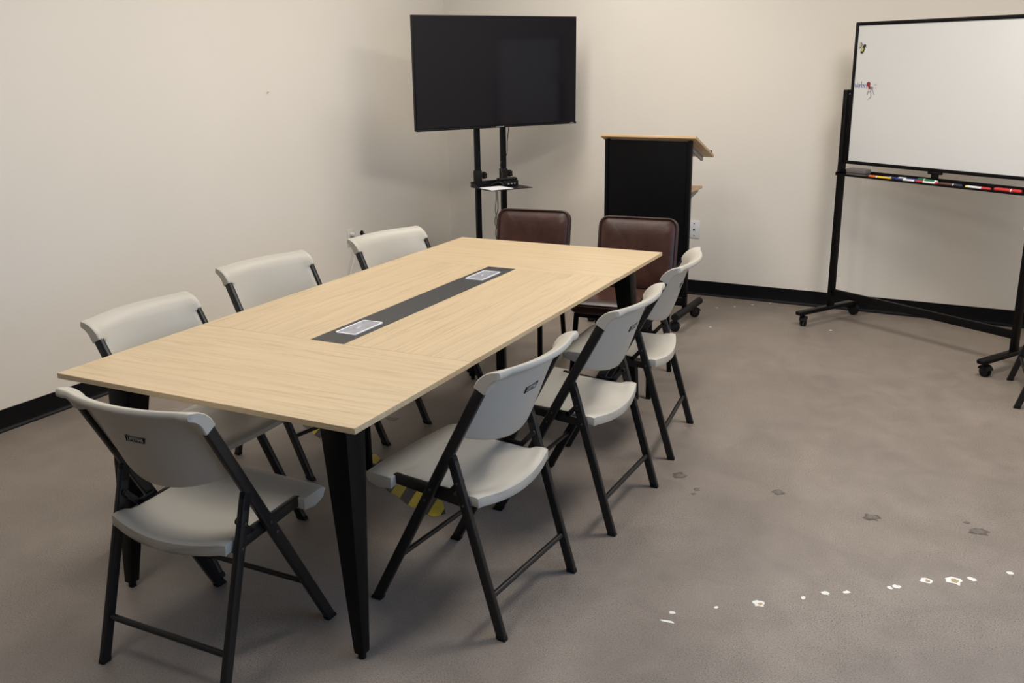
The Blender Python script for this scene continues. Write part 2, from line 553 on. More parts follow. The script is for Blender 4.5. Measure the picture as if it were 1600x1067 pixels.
for q in (a0, a1):
    sp.bar(q + Vector((0, 0, .006)), q + Vector((0, 0, TZ - TT - .04)), .034, .034, (a1 - a0))
sp.bar(a0 + Vector((0, 0, .014)), a1 + Vector((0, 0, .014)), .03, .024, (-.2, 1, 0))
sp.build('middle_support', M['black_steel'], TAB, bevel=.002)

# ---------------------------------------------------------------- hazard tape on the floor
d = Vector((.889, -.457, 0)); nn = Vector((.457, .889, 0))
tp0 = Vector((-2.07, .886, 0)); tp1 = Vector((.215, -.289, 0))
tape = thing('floor_tape', 'yellow and black striped hazard tape stuck on the floor beneath the table', 'tape', tuple(tp0), math.atan2(d.y, d.x))
Lt = (tp1 - tp0).length
tm = MB(); R = []
for k in range(60):
    x = Lt * k / 59
    wv = .004 * math.sin(k * 1.9) + .003 * math.sin(k * .7)
    hw = .060
    if k > 56: hw = [.052, .042, .026][k - 57]
    zz = .0012
    R.append([Vector((x, -hw + wv, .0004)), Vector((x, -hw + wv, zz)), Vector((x, 0, zz + .002)), Vector((x, hw + wv, zz)), Vector((x, hw + wv, .0004))])
tm.rings(R, caps=True)
tm.build('tape_strip', M['tape'], tape)

# ---------------------------------------------------------------- folding chairs
# local frame: +y is where the sitter faces, origin on the floor between the four feet


def make_folding_chair(label):
    FY = .2375                                   # y of the front feet; s = distance behind them

    def P(x, s, z): return Vector((x, FY - s, z))
    root = thing('folding_chair', label, 'chair')
    TX = .2235                                   # tube centre off the middle
    st = M['chair_steel']

    def sl(z): return .006 + .538 * z            # long front tube
    def rl(z): return .474 - .290 * z            # rear leg
    for sx in (-1, 1):
        x = sx * TX
        lg = MB().bar(P(x, sl(.012), .012), P(x, sl(.785), .785), .020, .033, (1, 0, 0), flat=True).build('front_leg', st, root, bevel=.0045, seg=3)
        MB().bar(P(x, sl(0), 0), P(x, sl(.014), .014), .022, .035, (1, 0, 0), flat=True).build('foot_cap', M['rubber'], lg, bevel=.003)
        for z in (.396, .434):
            MB().cyl(P(x + sx * .0095, sl(z), z), P(x + sx * .0122, sl(z), z), .0042, 12).build('bolt', M['bolt'], lg)
        lg = MB().bar(P(x, rl(.012), .012), P(x, rl(.545), .545), .020, .029, (1, 0, 0), flat=True).build('rear_leg', st, root, bevel=.004, seg=3)
        MB().bar(P(x, rl(0), 0), P(x, rl(.014), .014), .022, .029, (1, 0, 0), flat=True).build('foot_cap', M['rubber'], lg, bevel=.003)
        MB().bar(P(x, rl(.505), .505), P(x, rl(.555), .555), .0215, .0285, (1, 0, 0)).build('end_sleeve', M['rubber'], lg, bevel=.006, seg=3)
        for z in (.409, .474):
            MB().cyl(P(x + sx * .0095, rl(z), z), P(x + sx * .0122, rl(z), z), .0042, 12).build('bolt', M['bolt'], lg)
        xr = sx * .2005
        MB().bar(P(xr, .358, .402), P(xr, .085, .427), .020, .030, (1, 0, 0)).build('seat_rail', st, root, bevel=.003)
        xk = sx * .2075
        lk = MB()
        lk.bar(P(xk, sl(.432), .432), P(xk, .293, .428), .006, .018, (1, 0, 0))
        lk.bar(P(xk, .287, .4205), P(xk, rl(.477) + .003, .478), .006, .017, (1, 0, 0))
        lk.cyl(P(xk - .003, .290, .4285), P(xk + .003, .290, .4285), .0095, 14)
        lk.cyl(P(xk - .003, rl(.475), .475), P(xk + sx * .003 + .003, rl(.475), .475), .010, 14)
        lk.build('link_bar', st, root, bevel=.0015)
    MB().tube([P(-TX, sl(.168), .168), P(TX, sl(.168), .168)], .0085, 12).build('front_stretcher', st, root)
    MB().tube([P(-TX, rl(.13), .13), P(TX, rl(.13), .13)], .0095, 12).build('rear_stretcher', st, root)

    # --- moulded seat
    sm = MB(); R = []
    NU = 25
    cols = [-1 + 2 * i / (NU - 1) for i in range(NU)]
    srow = [-.006, .004, .02, .045, .070, .092, .100, .13, .18, .23, .28, .32, .335, .341, .347, .36, .374, .386, .392]

    def hw(s):
        if s < .092: return .231
        if s < .100: return .231 - (s - .092) / .008 * .042
        if s > .335: return .189 + .0205 * min(1, (s - .335) / .012)
        return .189

    def ztop(u, s):
        dish = .020 * (1 - u * u) * min(1, max(0, (s - .02) / .12))
        crown = .445 - .040 * max(0, s) + .010 * max(0, (s - .30) / .09) ** 2
        if s < .02: crown -= .010 * ((.02 - s) / .026) ** 2
        if s > .37: crown -= .007 * ((s - .37) / .022) ** 2
        edge = .004 * max(0, (abs(u) - .9) / .1) ** 2
        return crown - dish - edge

    def zbot(u, s):
        th = .030
        if s < .10: th = .018 + .026 * min(1, (s + .006) / .04) ** .7 - .010 * max(0, (s - .04) / .06)
        if .10 <= s < .34: th = .018
        return ztop(u, s) - th
    for s in srow:
        top = []; bot = []
        for u in cols:
            ss = s + (.030 * (1 - u * u) * max(0, (s - .12) / .27)) - (.010 * (1 - u * u) if s < .02 else 0)
            top.append(P(u * hw(s), ss, ztop(u, s)))
            bs_ = ss
            if s < 0: bs_ = ss + .010
            bot.append(P(u * hw(s) * .995, bs_, zbot(u, s)))
        R.append(top + bot[::-1])
    sm.rings(R, caps=True)
    sm.build('seat', M['plastic'], root, bevel=.003, seg=2, angle=50)

    # --- moulded back shell: wraps round the sitter, curls backwards along its top and
    #     covers the ends of the tubes
    bk = MB(); R = []
    NU = 41
    ZC, Z1, RAD, TH0, TH1, FL = .764, .786, .078, math.atan(.538), math.radians(76), .004
    us = [-1 + 2 * i / (NU - 1) for i in range(NU)]
    us = sorted(set([round(v, 4) for v in us] + [-.985, .985, -.885, .885, -.915, .915]))

    def ss_(x): x = max(0.0, min(1.0, x)); return x * x * (3 - 2 * x)
    for u in us:
        e = abs(u)
        zb = .562 + .050 * u * u
        w = max(0.0, 1 - (e / .94) ** 2) ** .95
        cap = ss_((e - .875) / .035)
        path = []
        for q in (0, .015, .06, .2, .4, .6, .75, .88):
            z = zb + (ZC - zb) * q
            path.append((sl(z), z, TH0, 0.0, 0.0, min(1, .45 + q / .04)))
        for z in (ZC, ZC + .002, ZC + .004, ZC + .007, ZC + .012, ZC + .020):
            path.append((sl(z), z, TH0, ss_((z - ZC) / .007), 0.0, 1.0))
        for a in (.0, .12, .25, .38, .5, .62, .75, .88, 1.0):
            th = TH0 + (TH1 - TH0) * a
            path.append((sl(Z1) + RAD * (math.cos(TH0) - math.cos(th)), Z1 + RAD * (math.sin(th) - math.sin(TH0)), th, 1.0, a, 1.0))
        l = path[-1]
        for d_, rnd in ((FL * .5, 1), (FL, 1), (FL + .003, .85), (FL + .0052, .45)):
            path.append((l[0] + d_ * math.sin(TH1), l[1] + d_ * math.cos(TH1), TH1, 1.0, 1.0 + d_ / FL * .5, rnd))
        front = []; back = []
        for ss, z, th, k, a, rnd in path:
            depth = .080 - .042 * ss_((z - .56) / .27)
            f = .0065 + .0005 * min(1, a); b = .0065 + .0060 * min(1, a)
            fc = .0195 - .0115 * min(1, a); bc = .0200 - .0050 * min(1, a)
            f = f * (1 - cap * k) + fc * cap * k; b = b * (1 - cap * k) + bc * cap * k
            edge_r = 1.0 if e < .99 else .86
            f *= rnd * edge_r; b *= rnd * edge_r
            sc = ss + depth * w
            x = u * (.2130 - .004 * max(0, a - 1.0)) + math.copysign(.0235 * k * cap, u)
            front.append(P(x, sc - math.cos(th) * f, z + math.sin(th) * f))
            back.append(P(x, sc + math.cos(th) * b, z - math.sin(th) * b))
        R.append(front + back[::-1])
    bk.rings(R, caps=False); bk.strip_caps(0, R)
    bk.build('backrest', M['plastic'], root, smooth=True)

    # --- the maker's badge on the back of the shell
    z0 = .716
    sb = sl(z0) + (.080 - .042 * ss_((z0 - .56) / .27)) + .0065 / math.cos(math.atan(.31)) - .0002
    tilt = math.atan(.31)
    # local axes of the badge: right (as seen from behind) = +x flipped, up = along the shell
    up = Vector((0, -math.sin(tilt), math.cos(tilt))); nrm = Vector((0, -math.cos(tilt), -math.sin(tilt)))
    rt = up.cross(nrm)
    B = Matrix(((rt.x, up.x, nrm.x, 0), (rt.y, up.y, nrm.y, 0), (rt.z, up.z, nrm.z, 0), (0, 0, 0, 1)))
    B.translation = P(0, sb, z0)
    bd = MB()
    W, H, sh = .068, .0195, .0035
    bd.prism([(-W / 2 - sh, -H / 2), (W / 2 - sh * 2, -H / 2), (W / 2 + sh, H / 2), (-W / 2 + sh * .2, H / 2)], -.002, .0008, M=B)
    badge = bd.build('badge', M['badge'], root)
    text_mesh('lettering', 'LIFETIME', .0146, M['badge_text'], badge, B @ Matrix.Translation((-.001, 0, .0012)), shear=.15, extrude=.0002, spacing=1.02, bold=.0002)
    fr_ = MB()
    for yy in (-H / 2 + .0016, H / 2 - .0016):
        fr_.box((-.002, yy, .0011), (W * .86, .0007, .0004))
    for vv in range(len(fr_.v)):
        fr_.v[vv] = tuple(B @ Vector(fr_.v[vv]))
    fr_.build('badge_border', M['badge_text'], badge)
    return root


def place(o, cx, cy, face, label=None):
    """face = world angle of the direction the sitter faces"""
    o.location = (cx, cy, 0); o.rotation_euler = (0, 0, face - PI / 2)
    if label: o['label'] = label
    o['group'] = 'folding chairs in the meeting room'


chair0 = make_folding_chair('putty white folding chair at the near end of the table, its back to the camera')
place(chair0, .066, -1.260, PI / 2 + .032)
for (cx, cy, face, label) in [
    (.585, -.6525, PI - .040, 'putty white folding chair nearest the camera on the right long side of the table'),
    (.612, .078, PI + .012, 'middle one of the three white folding chairs along the right side of the table'),
    (.547, .783, PI + .140, 'white folding chair on the right side of the table nearest the lectern'),
    (-.452, -.783, .045, 'white folding chair along the left wall side of the table, nearest the camera'),
    (-.632, -.007, -.135, 'middle one of the three white folding chairs between the table and the left wall'),
    (-.538, .747, -.185, 'white folding chair on the left side of the table in front of the wall outlet'),
    (2.298, 2.160, .10, 'dark chair legs beside the right foot of the whiteboard, rest out of frame'),
]:
    c = copy_tree(chair0)
    place(c, cx, cy, face, label)

# ---------------------------------------------------------------- brown leather chairs


def make_leather_chair(label):
    root = thing('leather_chair', label, 'chair', group='brown leather chairs at the far end of the table')
    # +y is where the sitter faces
    st = M['black_steel']
    for sx in (-1, 1):
        MB().bar((sx * .205, .232, 0), (sx * .190, .185, .40), .024, .020, (1, 0, 0)).build('leg', st, root, bevel=.003)
        MB().bar((sx * .205, -.232, 0), (sx * .190, -.185, .40), .024, .020, (1, 0, 0)).build('leg', st, root, bevel=.003)
    fr = MB()
    fr.box((0, .185, .392), (.40, .022, .02)); fr.box((0, -.185, .392), (.40, .022, .02))
    for sx in (-1, 1): fr.box((sx * .19, 0, .392), (.022, .36, .02))
    for sx in (-1, 1): fr.bar((sx * .15, -.185, .385), (sx * .15, -.235, .50), .022, .012, (1, 0, 0))
    fr.build('seat_frame', st, root, bevel=.002)

    def cushion(w, h, r, th, puff, place_fn, name, corner_n=6):
        poly = rrect(w, h, r, corner_n)
        mb = MB(); R = []
        prof = [(sc, .12 + (.88 + puff) * (1 - sc ** 6)) for sc in (.02, .3, .5, .64, .75, .83, .90, .95, .98)]
        prof += [(.998, .06), (1.0, -.06), (.99, -.45), (.96, -.78), (.90, -.94), (.6, -1.0), (.02, -1.0)]
        for sc, t in prof:
            R.append([place_fn(x * sc, y * sc, t * th / 2) for x, y in poly])
        mb.rings(R, caps=True)
        return mb.build(name, M['leather'], root), poly

    def seat_fn(x, y, t): return Vector((x, y + .015, .435 + t + .006 * (y / .22)))
    seat, poly = cushion(.445, .455, .055, .070, .10, seat_fn, 'seat', 10)
    lean = .20

    def back_fn(x, y, t):
        # y up along the back, t towards the sitter
        bow = -.018 * (1 - (x / .22) ** 2)
        c, s = math.cos(lean), math.sin(lean)
        return Vector((x, -.222 - (y + .20) * s + (t + bow) * c, .435 + (y + .20) * c + (t + bow) * s))
    back, poly = cushion(.430, .395, .050, .048, .45, back_fn, 'backrest', 10)
    pp = [back_fn(x * .985, y * .985, .014) for x, y in rrect(.430, .395, .050, 8)]
    MB().tube(pp + [pp[0]], .0052, 8, caps=False).build('piping', M['piping'], back)
    pp = [back_fn(x * .985, y * .985, -.014) for x, y in rrect(.430, .395, .050, 8)]
    MB().tube(pp + [pp[0]], .0052, 8, caps=False).build('piping', M['piping'], back)
    pp = [seat_fn(x * .99, y * .99, .018) for x, y in rrect(.445, .455, .055, 8)]
    MB().tube(pp + [pp[0]], .0055, 8, caps=False).build('piping', M['piping'], seat)
    return root


lc = make_leather_chair('brown leather chair standing in front of the black lectern')
lc.location = (.226, 1.470, 0); lc.rotation_euler = (0, 0, PI + .115)
lc2 = copy_tree(lc)
lc2.location = (-.405, 1.495, 0); lc2.rotation_euler = (0, 0, PI + .15)
lc2['label'] = 'brown leather chair standing in front of the television stand'

# ---------------------------------------------------------------- lectern


def caster(parent, x, y, zt, ang=0.0, r=.026, name='caster', lever=False):
    c = MB()
    a = Vector((math.cos(ang), math.sin(ang), 0)); ax = Vector((-math.sin(ang), math.cos(ang), 0))
    w = Vector((x, y, r))
    for s_ in (-1, 1):
        p0 = w + ax * (s_ * .004); p1 = w + ax * (s_ * .019)
        c.tube([p0, p0 + ax * s_ * .002, p1 - ax * s_ * .004, p1], [r * .9, r, r, r * .82], 20)
    c.bar(w + Vector((0, 0, 0)), w + Vector((0, 0, r + .012)), .010, .022, tuple(ax))
    c.cyl((x, y, r), (x, y, zt), .009, 12)
    hood = []
    for k in range(9):
        t = PI * (.1 + .8 * k / 8)
        hood.append(w + a * (math.cos(t) * (r + .004)) + Vector((0, 0, math.sin(t) * (r + .004))))
    for k in range(8):
        c.bar(hood[k], hood[k + 1], .044, .004, tuple(ax))
    if lever:
        c.bar(w - a * (r + .002) + Vector((0, 0, .004)), w - a * (r + .026) + Vector((0, 0, -.006)), .022, .005, tuple(ax))
    return c.build(name, M['rubber'], parent)


LEC = thing('lectern', 'black rolling lectern with a sloped wooden reading top against the back wall', 'lectern', (-.107, 2.66, 0), 0)
MB().box((0, .010, .665), (.548, .016, .97)).build('front_panel', M['lectern_black'], LEC, bevel=.002)
for sx in (-1, 1):
    po = MB()
    po.box((sx * .2715, .016, .62), (.022, .045, 1.07))
    po.build('post', M['lectern_black'], LEC, bevel=.004)
    ft = MB().tube([(sx * .283, -.20, .098), (sx * .283, .29, .098)], .024, 18).build('foot_bar', M['rubber'], LEC)
    caster(ft, sx * .283 - .012, -.160, .085, .5, .030)
    caster(ft, sx * .283 - .012, .235, .085, .9, .030)
    arm = MB()
    arm.bar((sx * .262, .03, 1.118), (sx * .262, .285, 1.025), .014, .03, (1, 0, 0))
    arm.build('top_bracket', M['lectern_grey'], LEC, bevel=.002)
    br = MB()
    br.prism([(.035, .785), (.24, .820), (.24, .8365), (.035, .8365)], -.006, .006, M=Matrix(((0, 0, 1, sx * .255), (1, 0, 0, 0), (0, 1, 0, 0), (0, 0, 0, 1))))
    br.build('shelf_bracket', M['lectern_grey'], LEC, bevel=.001)
MB().box((0, .155, .846), (.548, .25, .018)).build('shelf', M['lectern_wood'], LEC, bevel=.002)
sl_ = math.atan2(.140, .37)
Rt = Matrix.Rotation(-sl_, 3, 'X')
tp = MB().box((0, .182, 1.107), (.626, .41, .017), M=Rt).build('reading_top', M['lectern_wood'], LEC, bevel=.002)
MB().box(tuple(Vector((0, .182, 1.107)) + Rt @ Vector((0, .192, .020))), (.60, .012, .024), M=Rt).build('book_stop', M['lectern_black'], tp, bevel=.002)
MB().box((0, .012, .15), (.52, .03, .05)).build('cross_bar', M['lectern_black'], LEC, bevel=.003)

# ---------------------------------------------------------------- television on its rolling stand
TVA = math.atan2(.84683, .53186) + .022
TVC = Vector((-1.1585, 2.6702, 1.5663))
# local x runs along the screen, local -y is where the screen faces
STD = thing('television_stand', 'black rolling television stand with two posts and a small shelf in the corner', 'stand', (TVC.x, TVC.y, 0), TVA)
TV = thing('television', 'large black flat screen television on the rolling stand, turned off', 'television', (TVC.x, TVC.y, 1.2), TVA)
TV.rotation_euler = (.008, 0, TVA)
tz = TVC.z - 1.2
hwid, hhei = .614, .354
MB().box((0, .016, tz), (2 * hwid, .030, 2 * hhei)).build('bezel', M['tv_plastic'], TV, bevel=.003)
MB().box((0, -.0005, tz + .004), (2 * hwid - .012, .004, 2 * hhei - .022)).build('screen', M['screen'], TV)
MB().box((0, .043, tz - .10), (.86, .028, .42)).build('rear_housing', M['tv_plastic'], TV, bevel=.01)
MB().box((0, -.002, tz - hhei + .005), (2 * hwid, .010, .012)).build('lower_trim', M['tv_plastic'], TV, bevel=.002)
lg = MB()
for k, (w_, x_) in enumerate([(.006, -.030), (.003, -.021), (.006, -.013), (.006, -.004), (.006, .005), (.006, .014), (.006, .023)]):
    lg.box((x_, -.0075, tz - hhei + .006), (w_ * .8, .001, .0055))
lg.build('logo', M['logo'], TV)
MB().box((.575, -.0075, tz - hhei + .006), (.03, .001, .004)).build('status_mark', M['logo'], TV)

PX = (-.122, .080)
MX = (PX[0] + PX[1]) / 2
for px in PX:
    po = MB().box((px, .10, .86), (.034, .034, 1.56)).build('post', M['black_steel'], STD, bevel=.004)
    MB().box((px, .10, .885), (.044, .046, .085)).build('collar', M['rubber'], po, bevel=.004)
    kn = MB()
    # lobed clamp knob pointing to the right-hand side
    ax0 = Vector((px + .022, .10, .890))
    kn.cyl(ax0, ax0 + Vector((.022, 0, 0)), .008, 10)
    prof = []
    for k in range(30):
        a = 2 * PI * k / 30
        prof.append((math.cos(a) * (.022 + .004 * math.cos(5 * a)), math.sin(a) * (.022 + .004 * math.cos(5 * a))))
    kn.prism(prof, 0, .022, M=Matrix(((0, 0, 1, px + .040), (1, 0, 0, .10), (0, 1, 0, .890), (0, 0, 0, 1))))
    kn.build('clamp_knob', M['rubber'], po, bevel=.002)
mt = MB()
mt.box((MX, .074, 1.50), (.46, .014, .10)); mt.box((MX, .074, 1.68), (.46, .014, .05))
for x_ in (-.16, .16): mt.box((MX + x_, .064, 1.56), (.03, .012, .40))
mt.build('mounting_bracket', M['black_steel'], STD, bevel=.002)
sh = MB()
sh.box((MX, -.045, .820), (.325, .275, .004))
sh.box((MX, .083, .838), (.325, .008, .036))
sh.prism([(-.055, .818), (.088, .818), (.088, .855), (.060, .855)], -.003, .003, M=Matrix(((0, 0, 1, MX - .161), (1, 0, 0, 0), (0, 1, 0, 0), (0, 0, 0, 1))))
sh.build('shelf', M['tv_plastic'], STD)
for px in (MX - .28, MX + .28):
    b = MB().box((px, .02, .095), (.05, .62, .04)).build('foot_bar', M['black_steel'], STD, bevel=.004)
    caster(b, px, -.25, .08, .3, .028); caster(b, px, .29, .08, .7, .028)
MB().box((MX, .10, .098), (.56, .04, .034)).build('base_beam', M['black_steel'], STD, bevel=.003)

SZ = .8222


def stand_pt(x, y, z):
    v = Vector((x, y, 0)); v.rotate(Euler((0, 0, TVA)))
    return Vector((TVC.x + v.x, TVC.y + v.y, z))


pp_ = stand_pt(-.085, -.085, SZ)
pap = MB()
pap.box((0, 0, .0008), (.17, .165, .0014))
o = pap.build('paper_sheet', M['paper']); o.location = pp_; o.rotation_euler = (0, 0, TVA + .05)
tag(o, 'white paper sheet lying on the television stand shelf', 'paper')
bx = stand_pt(.055, .005, SZ)
BOX = thing('media_box', 'black electronic box with ports on the television stand shelf', 'device', tuple(bx), TVA)
MB().box((0, 0, .019), (.115, .10, .034)).build('case', M['tv_plastic'], BOX, bevel=.003)
for k in range(4): MB().box((.0585, -.03 + .02 * k, .019), (.003, .011, .010)).build('port', M['logo'], BOX)
for k in range(3): MB().box((-.02 + .024 * k, -.0505, .017), (.012, .003, .008)).build('port', M['logo'], BOX)
bx2 = stand_pt(.050, .0, SZ + .0365)
o = MB().box((0, 0, .009), (.135, .055, .016)).build('remote_control', M['rubber'], None, bevel=.006, seg=3)
o.location = bx2; o.rotation_euler = (0, 0, TVA - .12)
tag(o, 'flat black remote lying on top of the black box on the shelf', 'remote')


def cord(name, pts, r, mat, label, cat='cable', n=8):
    # smooth the polyline with a Catmull-Rom pass
    P_ = [Vector(p) for p in pts]; out = []
    for i in range(len(P_) - 1):
        p0 = P_[max(0, i - 1)]; p1 = P_[i]; p2 = P_[i + 1]; p3 = P_[min(len(P_) - 1, i + 2)]
        for k in range(8):
            t = k / 8
            out.append(.5 * ((2 * p1) + (p2 - p0) * t + (2 * p0 - 5 * p1 + 4 * p2 - p3) * t * t + (3 * p1 - p0 - 3 * p2 + p3) * t ** 3))
    out.append(P_[-1])
    o = MB().tube(out, r, n).build(name, mat)
    return tag(o, label, cat)


q = [(-.030, .02, .815), (-.032, .01, .74), (-.040, .01, .66), (-.028, .012, .58), (-.042, .01, .50), (-.030, .01, .42), (-.036, .02, .25), (-.10, .05, .10), (-.20, .06, .008), (-.40, .02, .006)]
cord('power_cable', [stand_pt(*a) for a in q], .0028, M['cord_dark'], 'dark cable hanging from the shelf, the straighter of two twisted together')
q = [(-.020, .02, .815), (-.018, .015, .74), (-.020, .012, .66), (-.045, .013, .58), (-.018, .012, .50), (-.044, .011, .42), (-.020, .02, .25), (-.08, .07, .10), (-.18, .085, .008), (-.38, .05, .006)]
cord('power_cable', [stand_pt(*a) for a in q], .0028, M['cord_dark'], 'dark cable hanging from the shelf, the one that swings wider around the other')
q = [(.115, .070, 1.25), (.112, .080, 1.17), (.106, .085, 1.10), (.101, .088, 1.02), (.052, .092, .96), (.052, .070, .89), (.03, .06, .845), (.010, .035, .840)]
cord('signal_cable', [stand_pt(*a) for a in q], .0028, M['cord_dark'], 'thin dark cable running from under the television down the right post', 'cable')
q = [(-.045, .05, .828), (-.03, .02, .845), (-.012, -.015, .850), (-.002, -.038, .838)]
cord('loose_cable', [stand_pt(*a) for a in q], .003, M['cord_dark'], 'short looped black cable lying on the shelf by the black box', 'cable')

# ---------------------------------------------------------------- whiteboard
WBA = math.radians(-29.2179)
WB = thing('rolling_whiteboard', 'large white board in a black rolling frame, angled before the back wall', 'whiteboard', (1.5055, 2.8855, 0), WBA)
hw_, z0, z1 = .585, 1.003, 1.826
MB().box((0, 0, (z0 + z1) / 2), (2 * hw_ - .02, .012, z1 - z0 - .02)).build('panel', M['wb_surface'], WB)
fr = MB()
for zz in (z0, z1): fr.box((0, 0, zz + (.010 if zz == z0 else -.010)), (2 * hw_, .024, .020))
for sx in (-1, 1): fr.box((sx * (hw_ - .010), 0, (z0 + z1) / 2), (.020, .0235, z1 - z0 - .001))
fr.build('panel_frame', M['wb_frame'], WB, bevel=.003)
for sx in (-1, 1):
    x = sx * .6135
    po = MB().box((x, 0, .765), (.030, .045, 1.352)).build('post', M['wb_frame'], WB, bevel=.004)
    MB().cyl((x, -.025, .955), (x, -.040, .955), .006, 10).build('tray_screw', M['bolt'], po)
    MB().cyl((x - sx * .012, 0, 1.415), (x - sx * .032, 0, 1.415), .010, 12).build('pivot', M['bolt'], po)
    ft = MB().box((x, -.010, .087), (.050, .58, .026)).build('foot_bar', M['wb_frame'], WB, bevel=.009, seg=3)
    caster(ft, x, -.245, .085, -1.0 if sx < 0 else -.3, .029, lever=sx < 0)
    caster(ft, x, .235, .085, .2, .029)
MB().box((0, 0, .186), (1.20, .022, .046)).build('cross_beam', M['wb_frame'], WB, bevel=.003)
tr = MB()
tr.box((0, -.042, .9375), (1.185, .070, .003))
tr.box((0, -.0765, .942), (1.185, .003, .012))
tr.box((0, -.009, .953), (1.185, .004, .034))
for sx in (-1, 1): tr.box((sx * .5925, -.042, .945), (.004, .070, .018))
tr.build('marker_tray', M['wb_frame'], WB)
cl = MB()
cl.box((.040, -.016, .998), (.085, .020, .014)); cl.box((.040, -.016, .972), (.045, .012, .044))
cl.build('board_clip', M['wb_frame'], WB, bevel=.003)

# handwriting: single strokes on the panel
def strokes(lines, x0, zc, w, h, r):
    mb = MB()
    for ln in lines:
        pts = [(x0 + a * w, -.0068, zc + b * h) for a, b in ln]
        mb.tube(pts, r, 6)
    return mb


word = [
    [(0, .8), (.15, 0), (.30, .6), (.45, 0), (.65, .85)],
    [(.85, .55), (.72, .3), (.82, .02), (1.0, .05), (1.05, .35), (.95, .58), (.85, .55)],
    [(1.2, 0), (1.22, .6)], [(1.22, .4), (1.32, .58), (1.45, .58)],
    [(1.58, 0), (1.6, 1.1)], [(1.85, .62), (1.6, .28), (1.88, 0)],
    [(1.98, .32), (2.22, .36), (2.2, .55), (2.06, .58), (1.98, .3), (2.08, .04), (2.28, .08)],
    [(2.4, 0), (2.42, .6)], [(2.42, .42), (2.52, .58), (2.64, .58)],
    [(2.95, .55), (2.78, .5), (2.8, .34), (2.95, .25), (2.92, .04), (2.74, .02)],
]
strokes(word, -.560, 1.453, .029, .034, .0013).build('lettering', M['ink_blue'], WB)
strokes([[(0, 0), (.9, .05)], [(.4, .5), (.4, -.0)], [(.5, -.9), (.8, -.9)]], -.425, 1.470, .022, .018, .0010).build('lettering', solid('grey_ink', (.28, .28, .30)), WB)


def wb_pt(x, y, z):
    v = Vector((x, y, 0)); v.rotate(Euler((0, 0, WBA)))
    return Vector((1.5055 + v.x, 2.8855 + v.y, z))


def ellipse(cx, cy, rx, ry, n=18, rot=0.0):
    return [(cx + rx * math.cos(t) * math.cos(rot) - ry * math.sin(t) * math.sin(rot), cy + rx * math.cos(t) * math.sin(rot) + ry * math.sin(t) * math.cos(rot)) for t in [2 * PI * k / n for k in range(n)]]


FACE = Matrix(((1, 0, 0, 0), (0, 0, -1, 0), (0, 1, 0, 0), (0, 0, 0, 1)))   # drawing plane xy -> board x,z facing -y
BEE = thing('insect_magnet', 'small yellow and black insect magnet near the upper left of the whiteboard', 'magnet', tuple(wb_pt(-.530, -.0062, 1.680)), WBA)
MB().prism(ellipse(.004, -.012, .011, .020, rot=-.35), 0, .004, M=FACE).build('body', solid('bee_black', (.02, .02, .015)), BEE)
MB().prism(ellipse(.005, -.008, .007, .011, rot=-.35), 0, .0052, M=FACE).build('stripe', solid('bee_yellow', (.62, .58, .10)), BEE)
MB().prism(ellipse(.017, .012, .0085, .0085), 0, .005, M=FACE).build('head', solid('bee_black', (.02, .02, .015)), BEE)
for (cx, cy, rot) in ((-.014, .010, .9), (-.009, .020, 1.9)):
    w_ = MB().prism(ellipse(cx, cy, .012, .007, rot=rot), 0, .003, M=FACE).build('wing', solid('bee_black', (.02, .02, .015)), BEE)
    MB().prism(ellipse(cx, cy, .009, .0048, rot=rot), 0, .0040, M=FACE).build('wing_fill', solid('bee_wing', (.55, .56, .42)), w_)
RED = thing('red_magnet', 'red and grey insect shaped magnet with thin legs after the handwritten word', 'magnet', tuple(wb_pt(-.462, -.0062, 1.466)), WBA)
MB().prism(ellipse(0, .010, .010, .013), 0, .006, M=FACE).build('head', solid('dark_red', (.26, .015, .02)), RED)
MB().prism(ellipse(.008, -.010, .007, .011, rot=.5), 0, .005, M=FACE).build('body', solid('dark_red', (.26, .015, .02)), RED)
MB().prism(ellipse(.022, -.012, .010, .007, rot=.3), 0, .005, M=FACE).build('tail', solid('mid_grey', (.25, .25, .26)), RED)
MB().prism(ellipse(.010, -.026, .008, .009), 0, .005, M=FACE).build('foot', solid('pale_pink', (.72, .55, .54)), RED)
for (x1, y1, x2, y2) in ((.002, -.02, -.004, -.052), (.018, -.02, .022, -.065), (.026, -.016, .044, -.050), (.022, -.065, .004, -.078)):
    MB().tube([FACE @ Vector((x1, y1, .002)), FACE @ Vector((x2, y2, .002))], .0012, 6).build('leg', solid('mid_grey', (.25, .25, .26)), RED)

# eraser and markers lying in the tray
ER = thing('whiteboard_eraser', 'grey felt eraser at the left end of the marker tray', 'eraser', tuple(wb_pt(-.455, -.040, .9392)), WBA)
MB().box((0, 0, .008), (.135, .056, .018)).build('felt_pad', M['grey_felt'], ER, bevel=.003)
MB().box((0, 0, .032), (.138, .058, .028)).build('grip', solid('eraser_back', (.14, .125, .125), .6), ER, bevel=.005, seg=3)


def marker(x, y, rot, cap, body, end, label, lift=0.0, length=.135, r=.0085, ring=(.75, .75, .74)):
    t = thing('marker_pen', label, 'marker', tuple(wb_pt(x, y, .9392 + lift + r)), WBA + rot, 'marker pens in the whiteboard tray')
    h = length / 2
    MB().tube([(-h * .30, 0, 0), (h * .80, 0, 0)], r, 14).build('barrel', solid(*body), t)
    MB().tube([(-h, 0, 0), (-h + .006, 0, 0), (-h * .30, 0, 0)], [r * .75, r * 1.05, r * 1.08], 14).build('cap', solid(*cap), t)
    MB().tube([(h * .80, 0, 0), (h, 0, 0)], [r * 1.01, r * .85], 14).build('end_plug', solid(*end), t)
    MB().tube([(-h * .30, 0, 0), (-h * .22, 0, 0)], r * 1.06, 14).build('collar', solid('pen_white', ring), t)
    return t


